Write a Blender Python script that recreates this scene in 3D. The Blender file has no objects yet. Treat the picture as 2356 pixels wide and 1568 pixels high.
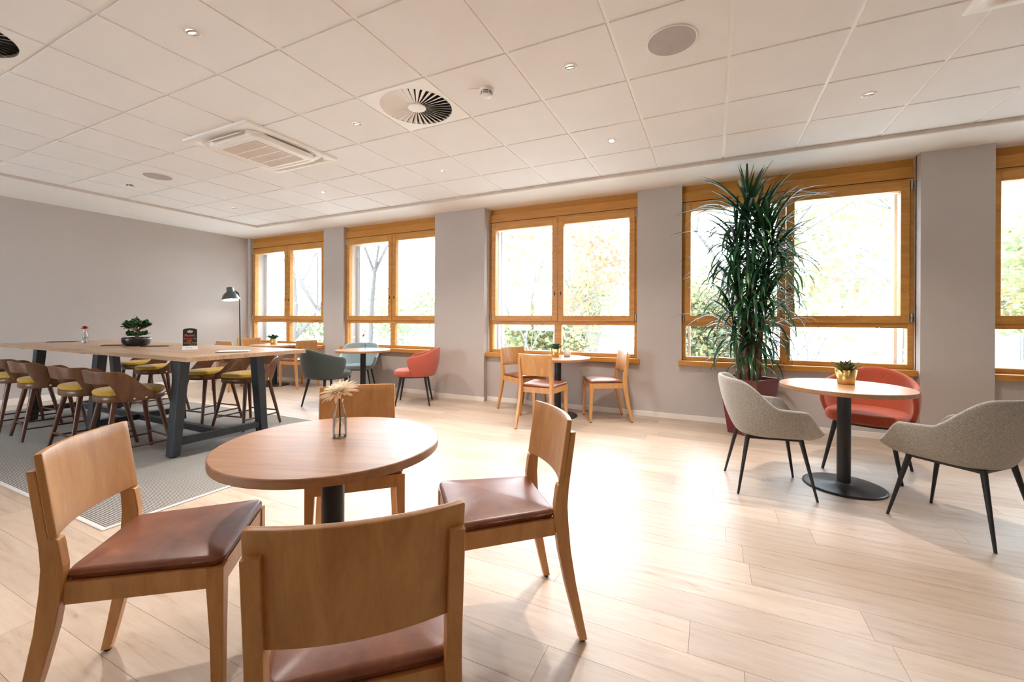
import bpy, bmesh, math, random
from mathutils import Vector, Matrix
R = math.radians
C = bpy.context.scene.collection
S = bpy.context.scene
rnd = random.Random(11)

# ------------------------------------------------------------------ camera
CAM_H = 1.205
YAW = R(25.512)
F_PX, CY = 970.2, 735.07
cd = bpy.data.cameras.new('camera'); cam = bpy.data.objects.new('camera', cd); C.objects.link(cam)
cd.sensor_width = 36.0; cd.lens = F_PX / 2356 * 36.0; cd.shift_y = -(784 - CY) / 2356
cd.clip_start = 0.02; cd.clip_end = 300
cam.matrix_world = (Matrix.Translation((0, 0, CAM_H)) @ Matrix.Rotation(YAW, 4, 'Z')
                    @ Matrix.Rotation(R(90), 4, 'X') @ Matrix.Rotation(.0043, 4, 'Z'))
S.camera = cam

# ------------------------------------------------------------------ sky, exposure
w = bpy.data.worlds.new('overcast_sky'); S.world = w; w.use_nodes = True
bg = w.node_tree.nodes['Background']
bg.inputs['Color'].default_value = (0.80, 0.905, 1.0, 1)
bg.inputs['Strength'].default_value = 8.5
S.view_settings.view_transform = 'Standard'
S.view_settings.look = 'None'
S.view_settings.gamma = 1
S.view_settings.use_curve_mapping = False
S.view_settings.exposure = 1.68
S.cycles.use_denoising = True
S.cycles.max_bounces = 14
S.cycles.diffuse_bounces = 8
S.cycles.transparent_max_bounces = 24
S.cycles.caustics_reflective = False
S.cycles.caustics_refractive = False
S.cycles.sample_clamp_indirect = 12

# ------------------------------------------------------------------ materials
MATS = {}
def node(nt, t, **kw):
    n = nt.nodes.new(t)
    for k, v in kw.items(): setattr(n, k, v)
    return n
def base(name, rough=.5, metal=0., spec=.5):
    m = bpy.data.materials.new(name); m.use_nodes = True
    b = m.node_tree.nodes['Principled BSDF']
    b.inputs['Roughness'].default_value = rough
    b.inputs['Metallic'].default_value = metal
    b.inputs['Specular IOR Level'].default_value = spec
    MATS[name] = m
    return m, m.node_tree, b
def coords(nt, scale, kind='Object', rand=False):
    tc = node(nt, 'ShaderNodeTexCoord')
    mp = node(nt, 'ShaderNodeMapping'); mp.inputs['Scale'].default_value = scale
    nt.links.new(tc.outputs[kind], mp.inputs['Vector'])
    if rand:
        oi = node(nt, 'ShaderNodeObjectInfo'); mu = node(nt, 'ShaderNodeVectorMath', operation='SCALE')
        cx = node(nt, 'ShaderNodeCombineXYZ')
        for i in range(3): nt.links.new(oi.outputs['Random'], cx.inputs[i])
        nt.links.new(cx.outputs[0], mu.inputs[0]); mu.inputs['Scale'].default_value = 37.0
        nt.links.new(mu.outputs[0], mp.inputs['Location'])
    return mp.outputs['Vector']
def ramp(nt, fac, stops):
    r = node(nt, 'ShaderNodeValToRGB'); e = r.color_ramp.elements
    while len(e) < len(stops): e.new(.5)
    for x, (p, c) in zip(e, stops): x.position = p; x.color = (*c, 1)
    nt.links.new(fac, r.inputs['Fac'])
    return r.outputs['Color']
def noise(nt, vec, scale, detail=4, rough=.55, dist=0.):
    n = node(nt, 'ShaderNodeTexNoise'); n.inputs['Scale'].default_value = scale
    n.inputs['Detail'].default_value = detail; n.inputs['Roughness'].default_value = rough
    n.inputs['Distortion'].default_value = dist
    nt.links.new(vec, n.inputs['Vector']); return n.outputs['Fac']
def bump(nt, b, h, strength, dist=.002):
    n = node(nt, 'ShaderNodeBump'); n.inputs['Strength'].default_value = strength; n.inputs['Distance'].default_value = dist
    nt.links.new(h, n.inputs['Height']); nt.links.new(n.outputs['Normal'], b.inputs['Normal'])
def plain(name, col, rough=.5, metal=0., var=.06, scale=6., spec=.5, bumps=0., bscale=200):
    m, nt, b = base(name, rough, metal, spec)
    v = coords(nt, (1, 1, 1))
    f = noise(nt, v, scale)
    lo = tuple(max(0, c * (1 - var)) for c in col); hi = tuple(min(1, c * (1 + var)) for c in col)
    nt.links.new(ramp(nt, f, [(.3, lo), (.7, hi)]), b.inputs['Base Color'])
    if bumps: bump(nt, b, noise(nt, v, bscale, 2), bumps)
    return m
def wood(name, c1, c2, stretch=(1.2, 14, 14), scale=2.2, rough=.42, rand=True, spec=.4):
    m, nt, b = base(name, rough, 0, spec)
    v = coords(nt, stretch, 'Object', rand)
    f = noise(nt, v, scale, 6, .6, .6)
    g = noise(nt, v, scale * 9, 3, .6)
    mx = node(nt, 'ShaderNodeMath', operation='MULTIPLY_ADD'); nt.links.new(g, mx.inputs[0]); mx.inputs[1].default_value = .25
    nt.links.new(f, mx.inputs[2])
    nt.links.new(ramp(nt, mx.outputs[0], [(.42, c2), (.78, c1)]), b.inputs['Base Color'])
    bump(nt, b, g, .08, .001)
    return m
def fabric(name, c1, c2, rough=.9, scale=330):
    m, nt, b = base(name, rough, 0, .2)
    v = coords(nt, (1, 1, 1))
    f = noise(nt, coords(nt, (1, .35, 1)), scale, 2, .7); g = noise(nt, coords(nt, (.35, 1, 1)), scale, 2, .7)
    a = node(nt, 'ShaderNodeMath', operation='ADD'); nt.links.new(f, a.inputs[0]); nt.links.new(g, a.inputs[1])
    h = node(nt, 'ShaderNodeMath', operation='MULTIPLY'); nt.links.new(a.outputs[0], h.inputs[0]); h.inputs[1].default_value = .5
    nt.links.new(ramp(nt, h.outputs[0], [(.36, c2), (.64, c1)]), b.inputs['Base Color'])
    b.inputs['Sheen Weight'].default_value = .25
    bump(nt, b, h.outputs[0], .35, .0015)
    return m
def emit(name, col, st):
    m = bpy.data.materials.new(name); m.use_nodes = True; nt = m.node_tree
    nt.nodes.remove(nt.nodes['Principled BSDF'])
    e = node(nt, 'ShaderNodeEmission'); e.inputs['Color'].default_value = (*col, 1); e.inputs['Strength'].default_value = st
    nt.links.new(e.outputs[0], nt.nodes['Material Output'].inputs['Surface']); MATS[name] = m; return m
def glassy(name, tint=(1, 1, 1), rough=0.02, refl=1.0):
    m = bpy.data.materials.new(name); m.use_nodes = True; nt = m.node_tree
    nt.nodes.remove(nt.nodes['Principled BSDF'])
    t = node(nt, 'ShaderNodeBsdfTransparent'); t.inputs['Color'].default_value = (*tint, 1)
    g = node(nt, 'ShaderNodeBsdfGlossy'); g.inputs['Roughness'].default_value = rough
    fr = node(nt, 'ShaderNodeFresnel'); fr.inputs['IOR'].default_value = 1.45
    mu = node(nt, 'ShaderNodeMath', operation='MULTIPLY'); mu.inputs[1].default_value = refl
    nt.links.new(fr.outputs[0], mu.inputs[0])
    x = node(nt, 'ShaderNodeMixShader')
    nt.links.new(mu.outputs[0], x.inputs['Fac']); nt.links.new(t.outputs[0], x.inputs[1]); nt.links.new(g.outputs[0], x.inputs[2])
    nt.links.new(x.outputs[0], nt.nodes['Material Output'].inputs['Surface']); MATS[name] = m; return m
def leafy(name, c1, c2, rough=.35, trans=.35, scale=9):
    m, nt, b = base(name, rough, 0, .5)
    col = ramp(nt, noise(nt, coords(nt, (1, 1, 1), 'Object', True), scale), [(.35, c1), (.65, c2)])
    nt.links.new(col, b.inputs['Base Color'])
    t = node(nt, 'ShaderNodeBsdfTranslucent'); nt.links.new(col, t.inputs['Color'])
    x = node(nt, 'ShaderNodeMixShader'); x.inputs['Fac'].default_value = trans
    nt.links.new(b.outputs[0], x.inputs[1]); nt.links.new(t.outputs[0], x.inputs[2])
    nt.links.new(x.outputs[0], nt.nodes['Material Output'].inputs['Surface']); return m

def make_floor_mat():
    m, nt, b = base('oak_vinyl', .34, 0, .65)
    v = coords(nt, (1.0, 9, 1), 'Object', True)
    f = noise(nt, v, 2.2, 7, .62, 1.2)
    g = noise(nt, v, 16, 4, .6, .3)
    a = node(nt, 'ShaderNodeMath', operation='MULTIPLY_ADD'); nt.links.new(g, a.inputs[0]); a.inputs[1].default_value = .3; nt.links.new(f, a.inputs[2])
    col = ramp(nt, a.outputs[0], [(.40, (.35, .235, .15)), (.56, (.50, .375, .275)), (.85, (.58, .465, .37))])
    oi = node(nt, 'ShaderNodeObjectInfo')
    mr = node(nt, 'ShaderNodeMapRange'); mr.inputs['To Min'].default_value = .86; mr.inputs['To Max'].default_value = 1.10
    nt.links.new(oi.outputs['Random'], mr.inputs['Value'])
    hs = node(nt, 'ShaderNodeHueSaturation'); nt.links.new(col, hs.inputs['Color']); nt.links.new(mr.outputs[0], hs.inputs['Value'])
    nt.links.new(hs.outputs[0], b.inputs['Base Color'])
    rr = node(nt, 'ShaderNodeMapRange'); rr.inputs['To Min'].default_value = .36; rr.inputs['To Max'].default_value = .56
    nt.links.new(g, rr.inputs['Value']); nt.links.new(rr.outputs[0], b.inputs['Roughness'])
    b.inputs['Coat Weight'].default_value = .55; b.inputs['Coat Roughness'].default_value = .36; b.inputs['Coat IOR'].default_value = 1.55
    bump(nt, b, a.outputs[0], .10, .0015)
make_floor_mat()
plain('subfloor', (.25, .17, .10), .9)
plain('ceiling_tile', (.80, .79, .785), .95, 0, .015, 3, .2, .25, 420)
plain('ceiling_metal', (.84, .83, .81), .5, 0, .02)
plain('ceiling_plaster', (.82, .80, .77), .9, 0, .015)
plain('trim_beige', (.62, .56, .50), .7)
plain('void', (.02, .02, .02), .9)
def wall_mat(name, col):
    m, nt, b = base(name, .85, 0, .25)
    v = coords(nt, (1, 1, 1))
    f = noise(nt, v, 1.3, 5)
    nt.links.new(ramp(nt, f, [(.3, tuple(c * .97 for c in col)), (.7, tuple(c * 1.03 for c in col))]), b.inputs['Base Color'])
    bump(nt, b, noise(nt, v, 260, 3), .22, .001)
wall_mat('wall_greige', (.50, .452, .424))
wall_mat('wall_back', (.62, .57, .52))
plain('baseboard_white', (.80, .74, .68), .55, 0, .03)
plain('render_white', (.75, .74, .72), .9)
wood('window_wood', (.60, .30, .075), (.46, .20, .04), (1.5, 12, 12), 2.0, .42, False)
wood('window_wood_dark', (.56, .255, .05), (.44, .19, .032), (1.2, 14, 14), 2.0, .38, False)
wood('beech', (.61, .315, .112), (.47, .212, .064), (9, 9, 1.6), 2.2, .38, True, .7)
wood('beech_top', (.46, .22, .095), (.33, .14, .055), (1.2, 16, 16), 2.0, .36, False, 1.0)
wood('oak_table', (.43, .285, .175), (.26, .155, .09), (1.0, 11, 11), 2.0, .36, False, .45)
wood('walnut', (.15, .068, .030), (.075, .030, .013), (6, 6, 1.5), 2.6, .34, True)
wood('walnut_leg', (.105, .042, .022), (.06, .022, .012), (10, 10, 1.2), 2.4, .34, True)
plain('steel_black', (.022, .024, .028), .40, .2, .1)
plain('steel_dark', (.035, .042, .050), .42, .35, .12)
plain('rubber', (.02, .02, .02), .8)
plain('brass', (.75, .55, .24), .25, 1)
plain('aluminium', (.62, .62, .62), .35, .9)
plain('steel_bracket', (.45, .44, .42), .4, .8)
plain('white_plastic', (.80, .78, .75), .4, 0, .02)
plain('grey_mesh', (.43, .39, .38), .8)
plain('beige_mesh', (.60, .52, .45), .8)
def leather():
    m, nt, b = base('brown_leather', .30, 0, .8)
    v = coords(nt, (1, 1, 1), 'Object', True)
    f = noise(nt, v, 7, 6, .65, .3)
    nt.links.new(ramp(nt, f, [(.3, (.135, .036, .016)), (.55, (.25, .078, .033)), (.75, (.37, .13, .055))]), b.inputs['Base Color'])
    vo = node(nt, 'ShaderNodeTexVoronoi'); vo.inputs['Scale'].default_value = 260; nt.links.new(v, vo.inputs['Vector'])
    bump(nt, b, vo.outputs['Distance'], .12, .0008)
    rr = node(nt, 'ShaderNodeMapRange'); rr.inputs['To Min'].default_value = .30; rr.inputs['To Max'].default_value = .46
    nt.links.new(f, rr.inputs['Value']); nt.links.new(rr.outputs[0], b.inputs['Roughness'])
leather()
fabric('grey_fabric', (.54, .52, .475), (.18, .165, .145))
fabric('blue_fabric', (.36, .46, .48), (.25, .34, .36))
fabric('green_fabric', (.075, .095, .090), (.045, .058, .055))
fabric('orange_fabric', (.50, .105, .05), (.36, .066, .032))
fabric('red_fabric', (.50, .12, .08), (.37, .08, .052))
fabric('yellow_velvet', (.50, .30, .018), (.36, .20, .010), .75, 120)
plain('planter_red', (.13, .014, .020), .12, 0, .08, 3, .6)
plain('gold_pot', (.80, .56, .20), .34, 1, .03)
plain('black_pot', (.018, .018, .020), .22, 0, .1)
plain('soil', (.035, .022, .014), .95, 0, .4, 40)
plain('bark', (.22, .145, .09), .85, 0, .4, 30, .3, .6, 60)
leafy('dracaena_leaf', (.013, .050, .026), (.032, .115, .042), .28, .20, 3)
leafy('dracaena_light', (.10, .24, .05), (.20, .34, .07), .3, .3, 3)
leafy('jade_leaf', (.012, .06, .022), (.05, .16, .035), .3, .15)
leafy('mint_leaf', (.05, .17, .09), (.13, .30, .15), .3, .2)
leafy('succulent_leaf', (.11, .14, .055), (.24, .27, .12), .4, .15)
leafy('petal_cream', (.95, .86, .70), (.97, .93, .85), .6, .6)
leafy('petal_red', (.42, .005, .02), (.62, .015, .05), .6, .2)
leafy('petal_pink', (.45, .05, .09), (.65, .20, .22), .6, .2)
plain('stem_green', (.030, .075, .020), .6, 0, .3, 30)
plain('slate_black', (.012, .012, .014), .6)
plain('chalk_red', (.75, .12, .10), .9); plain('chalk_green', (.05, .50, .26), .9)
plain('chalk_orange', (.85, .25, .10), .9); plain('chalk_white', (.75, .75, .75), .9)
plain('black_cover', (.03, .026, .030), .45)
plain('paper', (.80, .79, .80), .6)
plain('ink', (.05, .05, .05), .8)
plain('lamp_grey', (.085, .090, .095), .38, .3)
plain('lamp_inner', (.85, .80, .70), .6)
plain('ceramic_white', (.80, .77, .72), .35)
emit('bulb_warm', (1, .82, .58), 14)
emit('spot_face', (1, .90, .75), 2.5)
glassy('window_glass', (.985, .99, .99), .0, .55)
glassy('bottle_glass', (.975, .99, .985), .02, .8)
glassy('water', (.95, .97, .97), .02, .5)
def rug_mat():
    m, nt, b = base('rug_weave', .95, 0, .1)
    tc = node(nt, 'ShaderNodeTexCoord')
    wv = node(nt, 'ShaderNodeTexWave', bands_direction='Y'); wv.inputs['Scale'].default_value = 26; wv.inputs['Distortion'].default_value = .05; wv.inputs['Detail'].default_value = 1
    wv.inputs['Detail Scale'].default_value = 6
    nt.links.new(tc.outputs['Object'], wv.inputs['Vector'])
    n = noise(nt, coords(nt, (.5, 1, 1)), 240, 2, .7)
    a = node(nt, 'ShaderNodeMath', operation='MULTIPLY_ADD'); nt.links.new(n, a.inputs[0]); a.inputs[1].default_value = .5; nt.links.new(wv.outputs['Fac'], a.inputs[2])
    nt.links.new(ramp(nt, a.outputs[0], [(.35, (.10, .085, .075)), (.62, (.24, .22, .205)), (1., (.40, .38, .36))]), b.inputs['Base Color'])
    bump(nt, b, wv.outputs['Fac'], .6, .004)
rug_mat()
plain('rug_edge', (.62, .60, .58), .5)
plain('tree_bark', (.07, .067, .064), .9, 0, .3, 20)
leafy('leaf_yellow', (.15, .125, .05), (.19, .155, .07), .7, .5, .6)
leafy('leaf_green', (.085, .115, .05), (.125, .145, .065), .7, .5, .6)
leafy('leaf_orange', (.18, .095, .055), (.19, .125, .07), .7, .5, .6)
plain('ground_green', (.46, .45, .42), .95, 0, .3, .4)
plain('house_pale', (.15, .15, .15), .9); plain('house_pane', (.055, .062, .068), .7, 0, .06, 6, .1); plain('house_balcony', (.08, .083, .086), .8)
plain('roof_grey', (.08, .08, .085), .9)

# ------------------------------------------------------------------ mesh helpers
class MB:
    def __init__(s): s.v = []; s.f = []; s.sm = []
    def add(s, vs, fs, smooth=False):
        o = len(s.v); s.v += [tuple(p) for p in vs]
        for f in fs: s.f.append(tuple(i + o for i in f)); s.sm.append(smooth)
        return s
    def box(s, x0, x1, y0, y1, z0, z1, M=None, bev=0., seg=1):
        bm = bmesh.new()
        v = [bm.verts.new(p) for p in ((x0,y0,z0),(x1,y0,z0),(x1,y1,z0),(x0,y1,z0),(x0,y0,z1),(x1,y0,z1),(x1,y1,z1),(x0,y1,z1))]
        for f in ((3,2,1,0),(4,5,6,7),(0,1,5,4),(1,2,6,5),(2,3,7,6),(3,0,4,7)): bm.faces.new([v[i] for i in f])
        if bev: bmesh.ops.bevel(bm, geom=bm.edges[:], offset=bev, segments=seg, affect='EDGES', profile=.5)
        return s.bm(bm, M)
    def bm(s, bm, M=None, smooth=False):
        bm.verts.index_update()
        vs = [(M @ v.co if M else v.co)[:] for v in bm.verts]
        fs = [[v.index for v in f.verts] for f in bm.faces]
        bm.free(); return s.add(vs, fs, smooth)
    def rings(s, rings, close=True, cap0=True, cap1=True, smooth=True):
        n = len(rings[0]); vs = [p for r in rings for p in r]; fs = []
        for k in range(len(rings) - 1):
            for i in range(n if close else n - 1):
                j = (i + 1) % n
                fs.append((k*n+i, k*n+j, (k+1)*n+j, (k+1)*n+i))
        s.add(vs, fs, smooth)
        if cap0: s.add(rings[0], [tuple(range(n))[::-1]])
        if cap1: s.add(rings[-1], [tuple(range(n))])
        return s
    def lathe(s, prof, seg=32, c=(0, 0, 0), cap0=True, cap1=True, M=None):
        rs = []
        for r, z in prof:
            ring = [Vector((c[0] + r*math.cos(2*math.pi*i/seg), c[1] + r*math.sin(2*math.pi*i/seg), c[2] + z)) for i in range(seg)]
            rs.append([(M @ p if M else p) for p in ring])
        return s.rings(rs, True, cap0, cap1)
    def tube(s, pts, rad, seg=8, caps=True):
        pts = [Vector(p) for p in pts]; rs = []
        if not isinstance(rad, (list, tuple)): rad = [rad] * len(pts)
        t0 = (pts[1] - pts[0]).normalized()
        up = Vector((0, 0, 1)) if abs(t0.z) < .9 else Vector((1, 0, 0))
        for k, p in enumerate(pts):
            t = (pts[min(k+1, len(pts)-1)] - pts[max(k-1, 0)]).normalized()
            a = t.cross(up)
            if a.length < 1e-5: a = t.cross(Vector((0, 1, 0)))
            a.normalize(); b = a.cross(t).normalized()
            rs.append([p + rad[k]*(a*math.cos(2*math.pi*i/seg) + b*math.sin(2*math.pi*i/seg)) for i in range(seg)])
        return s.rings(rs, True, caps, caps)
    def cushion(s, out, z0, z1, bev, dome=0., n=3):
        # soft slab over a convex outline
        cx = sum(p[0] for p in out)/len(out); cy = sum(p[1] for p in out)/len(out)
        def ring(z, inset):
            r = []
            for x, y in out:
                d = Vector((x-cx, y-cy)); L = d.length; d = d*((L-inset)/L); r.append((cx+d.x, cy+d.y, z))
            return r
        rs = []
        for k in range(n+1):
            a = math.pi/2*k/n; rs.append(ring(z0 + bev*(1-math.cos(a)), bev*(1-math.sin(a))))
        for k in range(n+1):
            a = math.pi/2*k/n; rs.append(ring(z1 - dome - bev*(1-math.sin(a)), bev*(1-math.cos(a))))
        for q in (.75, .5, .25, .05):
            L = [(cx+(x-cx)*q, cy+(y-cy)*q, z1 - dome*q*q) for x, y, _ in ring(0, bev)]
            rs.append(L)
        return s.rings(rs, True, True, True)
    def mesh(s, name):
        me = bpy.data.meshes.new(name); me.from_pydata(s.v, [], s.f)
        me.polygons.foreach_set('use_smooth', s.sm); me.update(); return me
    def build(s, name, mat, parent=None, loc=None, rz=0):
        me = s.mesh(name); me.materials.append(MATS[mat])
        return place(name, me, parent, loc, rz)
def place(name, me, parent=None, loc=None, rz=0):
    o = bpy.data.objects.new(name, me); C.objects.link(o)
    if loc is not None: o.location = loc
    if rz: o.rotation_euler = (0, 0, rz)
    if parent: o.parent = parent
    return o
def empty(name, loc=(0, 0, 0), rz=0, parent=None):
    o = bpy.data.objects.new(name, None); C.objects.link(o); o.location = loc; o.rotation_euler = (0, 0, rz)
    o.empty_display_size = .1
    if parent: o.parent = parent
    return o
def tag(o, label, cat, group=None):
    o['label'] = label; o['category'] = cat
    if group: o['group'] = group
    return o
def thing(name, label, cat, loc=(0, 0, 0), rz=0, group=None): return tag(empty(name, loc, rz), label, cat, group)
def struct(o): o['kind'] = 'structure'; return o
def copy_tree(o, parent=None):
    c = o.copy(); C.objects.link(c); c.parent = parent
    for ch in list(o.children): copy_tree(ch, c)
    return c
def put(proto, used, label, loc, rz, group=None):
    o = proto if not used else copy_tree(proto)
    o['label'] = label
    if group: o['group'] = group
    o.location = loc; o.rotation_euler = (0, 0, rz); return o
def mods(o, thick=None, sub=0, offset=0, bev=0):
    if thick: m = o.modifiers.new('s', 'SOLIDIFY'); m.thickness = thick; m.offset = offset
    if bev: m = o.modifiers.new('b', 'BEVEL'); m.width = bev; m.segments = 2; m.limit_method = 'ANGLE'
    if sub: m = o.modifiers.new('u', 'SUBSURF'); m.levels = sub; m.render_levels = sub
    return o
def in_view(x, y, z, margin=.08):
    p = cam.matrix_world.inverted() @ Vector((x, y, z))
    if p.z > -.05: return False
    u = F_PX * p.x / -p.z / 1178; v = (F_PX * p.y / -p.z) ; v = (-v + CY) / 1568
    return abs(u) < 1 + margin and -margin < v < 1 + margin
def smooth01(t): t = max(0, min(1, t)); return t*t*(3-2*t)

# ------------------------------------------------------------------ room dimensions
XL, XR, YB, YW = -8.70, 4.90, -4.2, 5.52      # left wall, right wall, wall behind the camera, window wall
ZT, ZP = 2.861, 2.853                         # tile ceiling, plaster margin
TL, TY = -7.36, 4.83                          # edges of the tile field
YF = 5.58                                     # window frame plane
YE = 5.95                                     # outer face of facade
WIN = [(-8.62, -6.49), (-5.985, -3.83), (-3.03, -.875), (-.348, 1.822), (2.345, 4.50)]

# ------------------------------------------------------------------ floor
floor = struct(empty('floor'))
struct(MB().box(XL, XR, YB, YE, -.12, -.006).build('slab', 'subfloor', floor))
PW, PL = .185, 1.26
pm = MB().box(-PL/2+.0006, PL/2-.0006, -PW/2+.0006, PW/2-.0006, -.006, 0).mesh('plank'); pm.materials.append(MATS['oak_vinyl'])
cand = []
rows = int((YW - YB) / PW) + 2
for r in range(rows):
    y = YW + .02 - PW/2 - r*PW
    off = rnd.random() * PL
    x = XL - off + PL/2
    while x - PL/2 < XR:
        vis = sum(in_view(x+dx, y, 0) for dx in (-PL/2, -PL/4, 0, PL/4, PL/2))
        cand.append((x, y, vis)); x += PL
vis = [c for c in cand if c[2]]
vis.sort(key=lambda c: c[0]**2 + c[1]**2)
near = set((c[0], c[1]) for c in vis[:300])
rest = MB()
for x, y, _ in cand:
    if (x, y) in near and x - PL/2 > XL and x + PL/2 < XR: place('plank', pm, floor, (x, y, 0))
    else:
        a, b = max(XL, x-PL/2+.0006), min(XR, x+PL/2-.0006)
        if b > a: rest.box(a, b, max(YB, y-PW/2+.0006), y+PW/2-.0006, -.006, 0)
ro = rest.build('far_planks', 'oak_vinyl', floor); ro['kind'] = 'stuff'

# ------------------------------------------------------------------ ceiling: tiles in a recessed grid, plaster margin
ceil = struct(empty('ceiling'))
GX0, GY0, GT = .0842, 1.71875, .625
MB().box(XL, XR, TY+.03, YE, ZP, ZP+.2).box(XL, TL-.03, YB, TY+.03, ZP, ZP+.2).build('plaster_margin', 'ceiling_plaster', ceil)
MB().box(TL-.03, XR, YB, TY+.03, ZT+.03, ZT+.2).build('void_panel', 'void', ceil)
MB().box(TL-.032, XR, TY, TY+.032, ZT-.030, ZT+.03, None, .004).build('edge_profile', 'trim_beige', ceil)
MB().box(TL-.032, TL, YB, TY+.032, ZT-.030, ZT+.03, None, .004).build('edge_profile', 'trim_beige', ceil)
gap = .011
tm = MB().box(-GT/2+gap, GT/2-gap, -GT/2+gap, GT/2-gap, 0, .018).mesh('ceiling_tile'); tm.materials.append(MATS['ceiling_tile'])
ac_tiles = set()
nx0 = math.floor((TL - GX0)/GT); nx1 = math.ceil((XR - GX0)/GT); ny0 = math.floor((YB - GY0)/GT); ny1 = math.ceil((TY - GY0)/GT)
DIFF = [(-2.1035, 2.656), (-3.9785, .781)]
restt = MB()
for i in range(nx0, nx1):
    for j in range(ny0, ny1):
        cx, cy = GX0 + (i+.5)*GT, GY0 + (j+.5)*GT
        if any(abs(cx-a) < .1 and abs(cy-b) < .1 for a, b in DIFF): continue
        a, b = max(TL+.004, cx-GT/2+gap), min(XR, cx+GT/2-gap); c, d = max(YB, cy-GT/2+gap), min(TY-.004, cy+GT/2-gap)
        if b-a < .02 or d-c < .02: continue
        if any(in_view(p, q, ZT) for p in (a, cx, b) for q in (c, cy, d)):
            if b-a > GT-2*gap-.001 and d-c > GT-2*gap-.001: place('ceiling_tile', tm, ceil, (cx, cy, ZT))
            else: MB().box(a, b, c, d, ZT, ZT+.018).build('ceiling_tile', 'ceiling_tile', ceil)
        else: restt.box(a, b, c, d, ZT, ZT+.018)
ro = restt.build('far_tiles', 'ceiling_tile', ceil); ro['kind'] = 'stuff'
for i in range(nx0+1, nx1):
    x = GX0 + i*GT
    if x > TL+.02: MB().box(x-.013, x+.013, YB, TY, ZT+.007, ZT+.03).build('grid_bar', 'ceiling_metal', ceil)
for j in range(ny0+1, ny1):
    y = GY0 + j*GT
    if y < TY-.02: MB().box(TL, XR, y-.013, y+.013, ZT+.0075, ZT+.03).build('grid_bar', 'ceiling_metal', ceil)

# ------------------------------------------------------------------ walls
struct(MB().box(XL-.2, XL, YB, YE, 0, 3.0).build('wall_left', 'wall_greige'))
struct(MB().box(XR, XR+.2, YB, YE, 0, 3.0).build('wall_right', 'wall_back'))
wr = struct(empty('wall_rear'))
MB().box(XL-.2, XR+.2, YB-.2, YB, 0, .70).box(XL-.2, XR+.2, YB-.2, YB, 2.62, 3.0).build('parapet', 'wall_back', wr)
for a, b in ((XL-.2, -7.6), (-5.4, XR+.2)): MB().box(a, b, YB-.2, YB, .70, 2.62).build('pier', 'wall_back', wr)
for n, (a, b) in enumerate(((-7.6, -5.4),), 6):  # added opening out of view, lets sky light reach camera-facing surfaces
    W = struct(empty('window_%d' % n))
    f = MB().box(a, a+.07, YB-.12, YB-.04, .70, 2.62).box(b-.07, b, YB-.12, YB-.04, .70, 2.62).box(a+.07, b-.07, YB-.12, YB-.04, .70, .77).box(a+.07, b-.07, YB-.12, YB-.04, 2.55, 2.62).box((a+b)/2-.05, (a+b)/2+.05, YB-.12, YB-.04, .77, 2.55)
    f.build('frame', 'window_wood', W)
    MB().box(a+.06, b-.06, YB-.085, YB-.079, .76, 2.56).build('glass_pane', 'window_glass', W)
ww = struct(empty('wall_window'))
SILL_Z = .718
MB().box(XL, XR, YW, 5.66, 0, .655).build('parapet', 'wall_greige', ww)
MB().box(XL, XR, 5.66, YE, -.3, .70).build('outer_parapet', 'render_white', ww)
MB().box(XL, XR, YF+.06, YE, 2.56, 3.05).build('outer_lintel', 'render_white', ww)
edges = [XL] + [e for wn in WIN for e in wn] + [XR]
for k, (a, b) in enumerate(zip(edges[0::2], edges[1::2])):
    yf = 5.425 if k in (2, 4) else YW
    a2 = a - (.10 if k == 2 else 0); b2 = b - (.015 if k == 2 else 0)
    MB().box(a if k != 2 else a, b, YW, YE, .655, ZP).build('pier', 'wall_greige', ww)
    if yf < YW: MB().box(a2, b2 if k == 2 else b, yf, YW+.02, 0, ZP).build('pillar', 'wall_greige', ww)
def baseb(name, x0, x1, y0, y1): struct(MB().box(x0, x1, y0, y1, 0, .066, None, .003).build(name, 'baseboard_white'))
baseb('baseboard_window', XL, -3.93, YW-.014, YW)
baseb('baseboard_window', -3.035, 1.82, YW-.014, YW)
baseb('baseboard_window', 2.35, XR, YW-.014, YW)
baseb('baseboard_pillar', -3.944, -3.031, 5.411, 5.425)
baseb('baseboard_pillar', 1.808, 2.359, 5.411, 5.425)
struct(MB().box(XL, XL+.016, YB, YW-.014, 0, .09, None, .003).build('baseboard_left', 'baseboard_white'))

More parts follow.
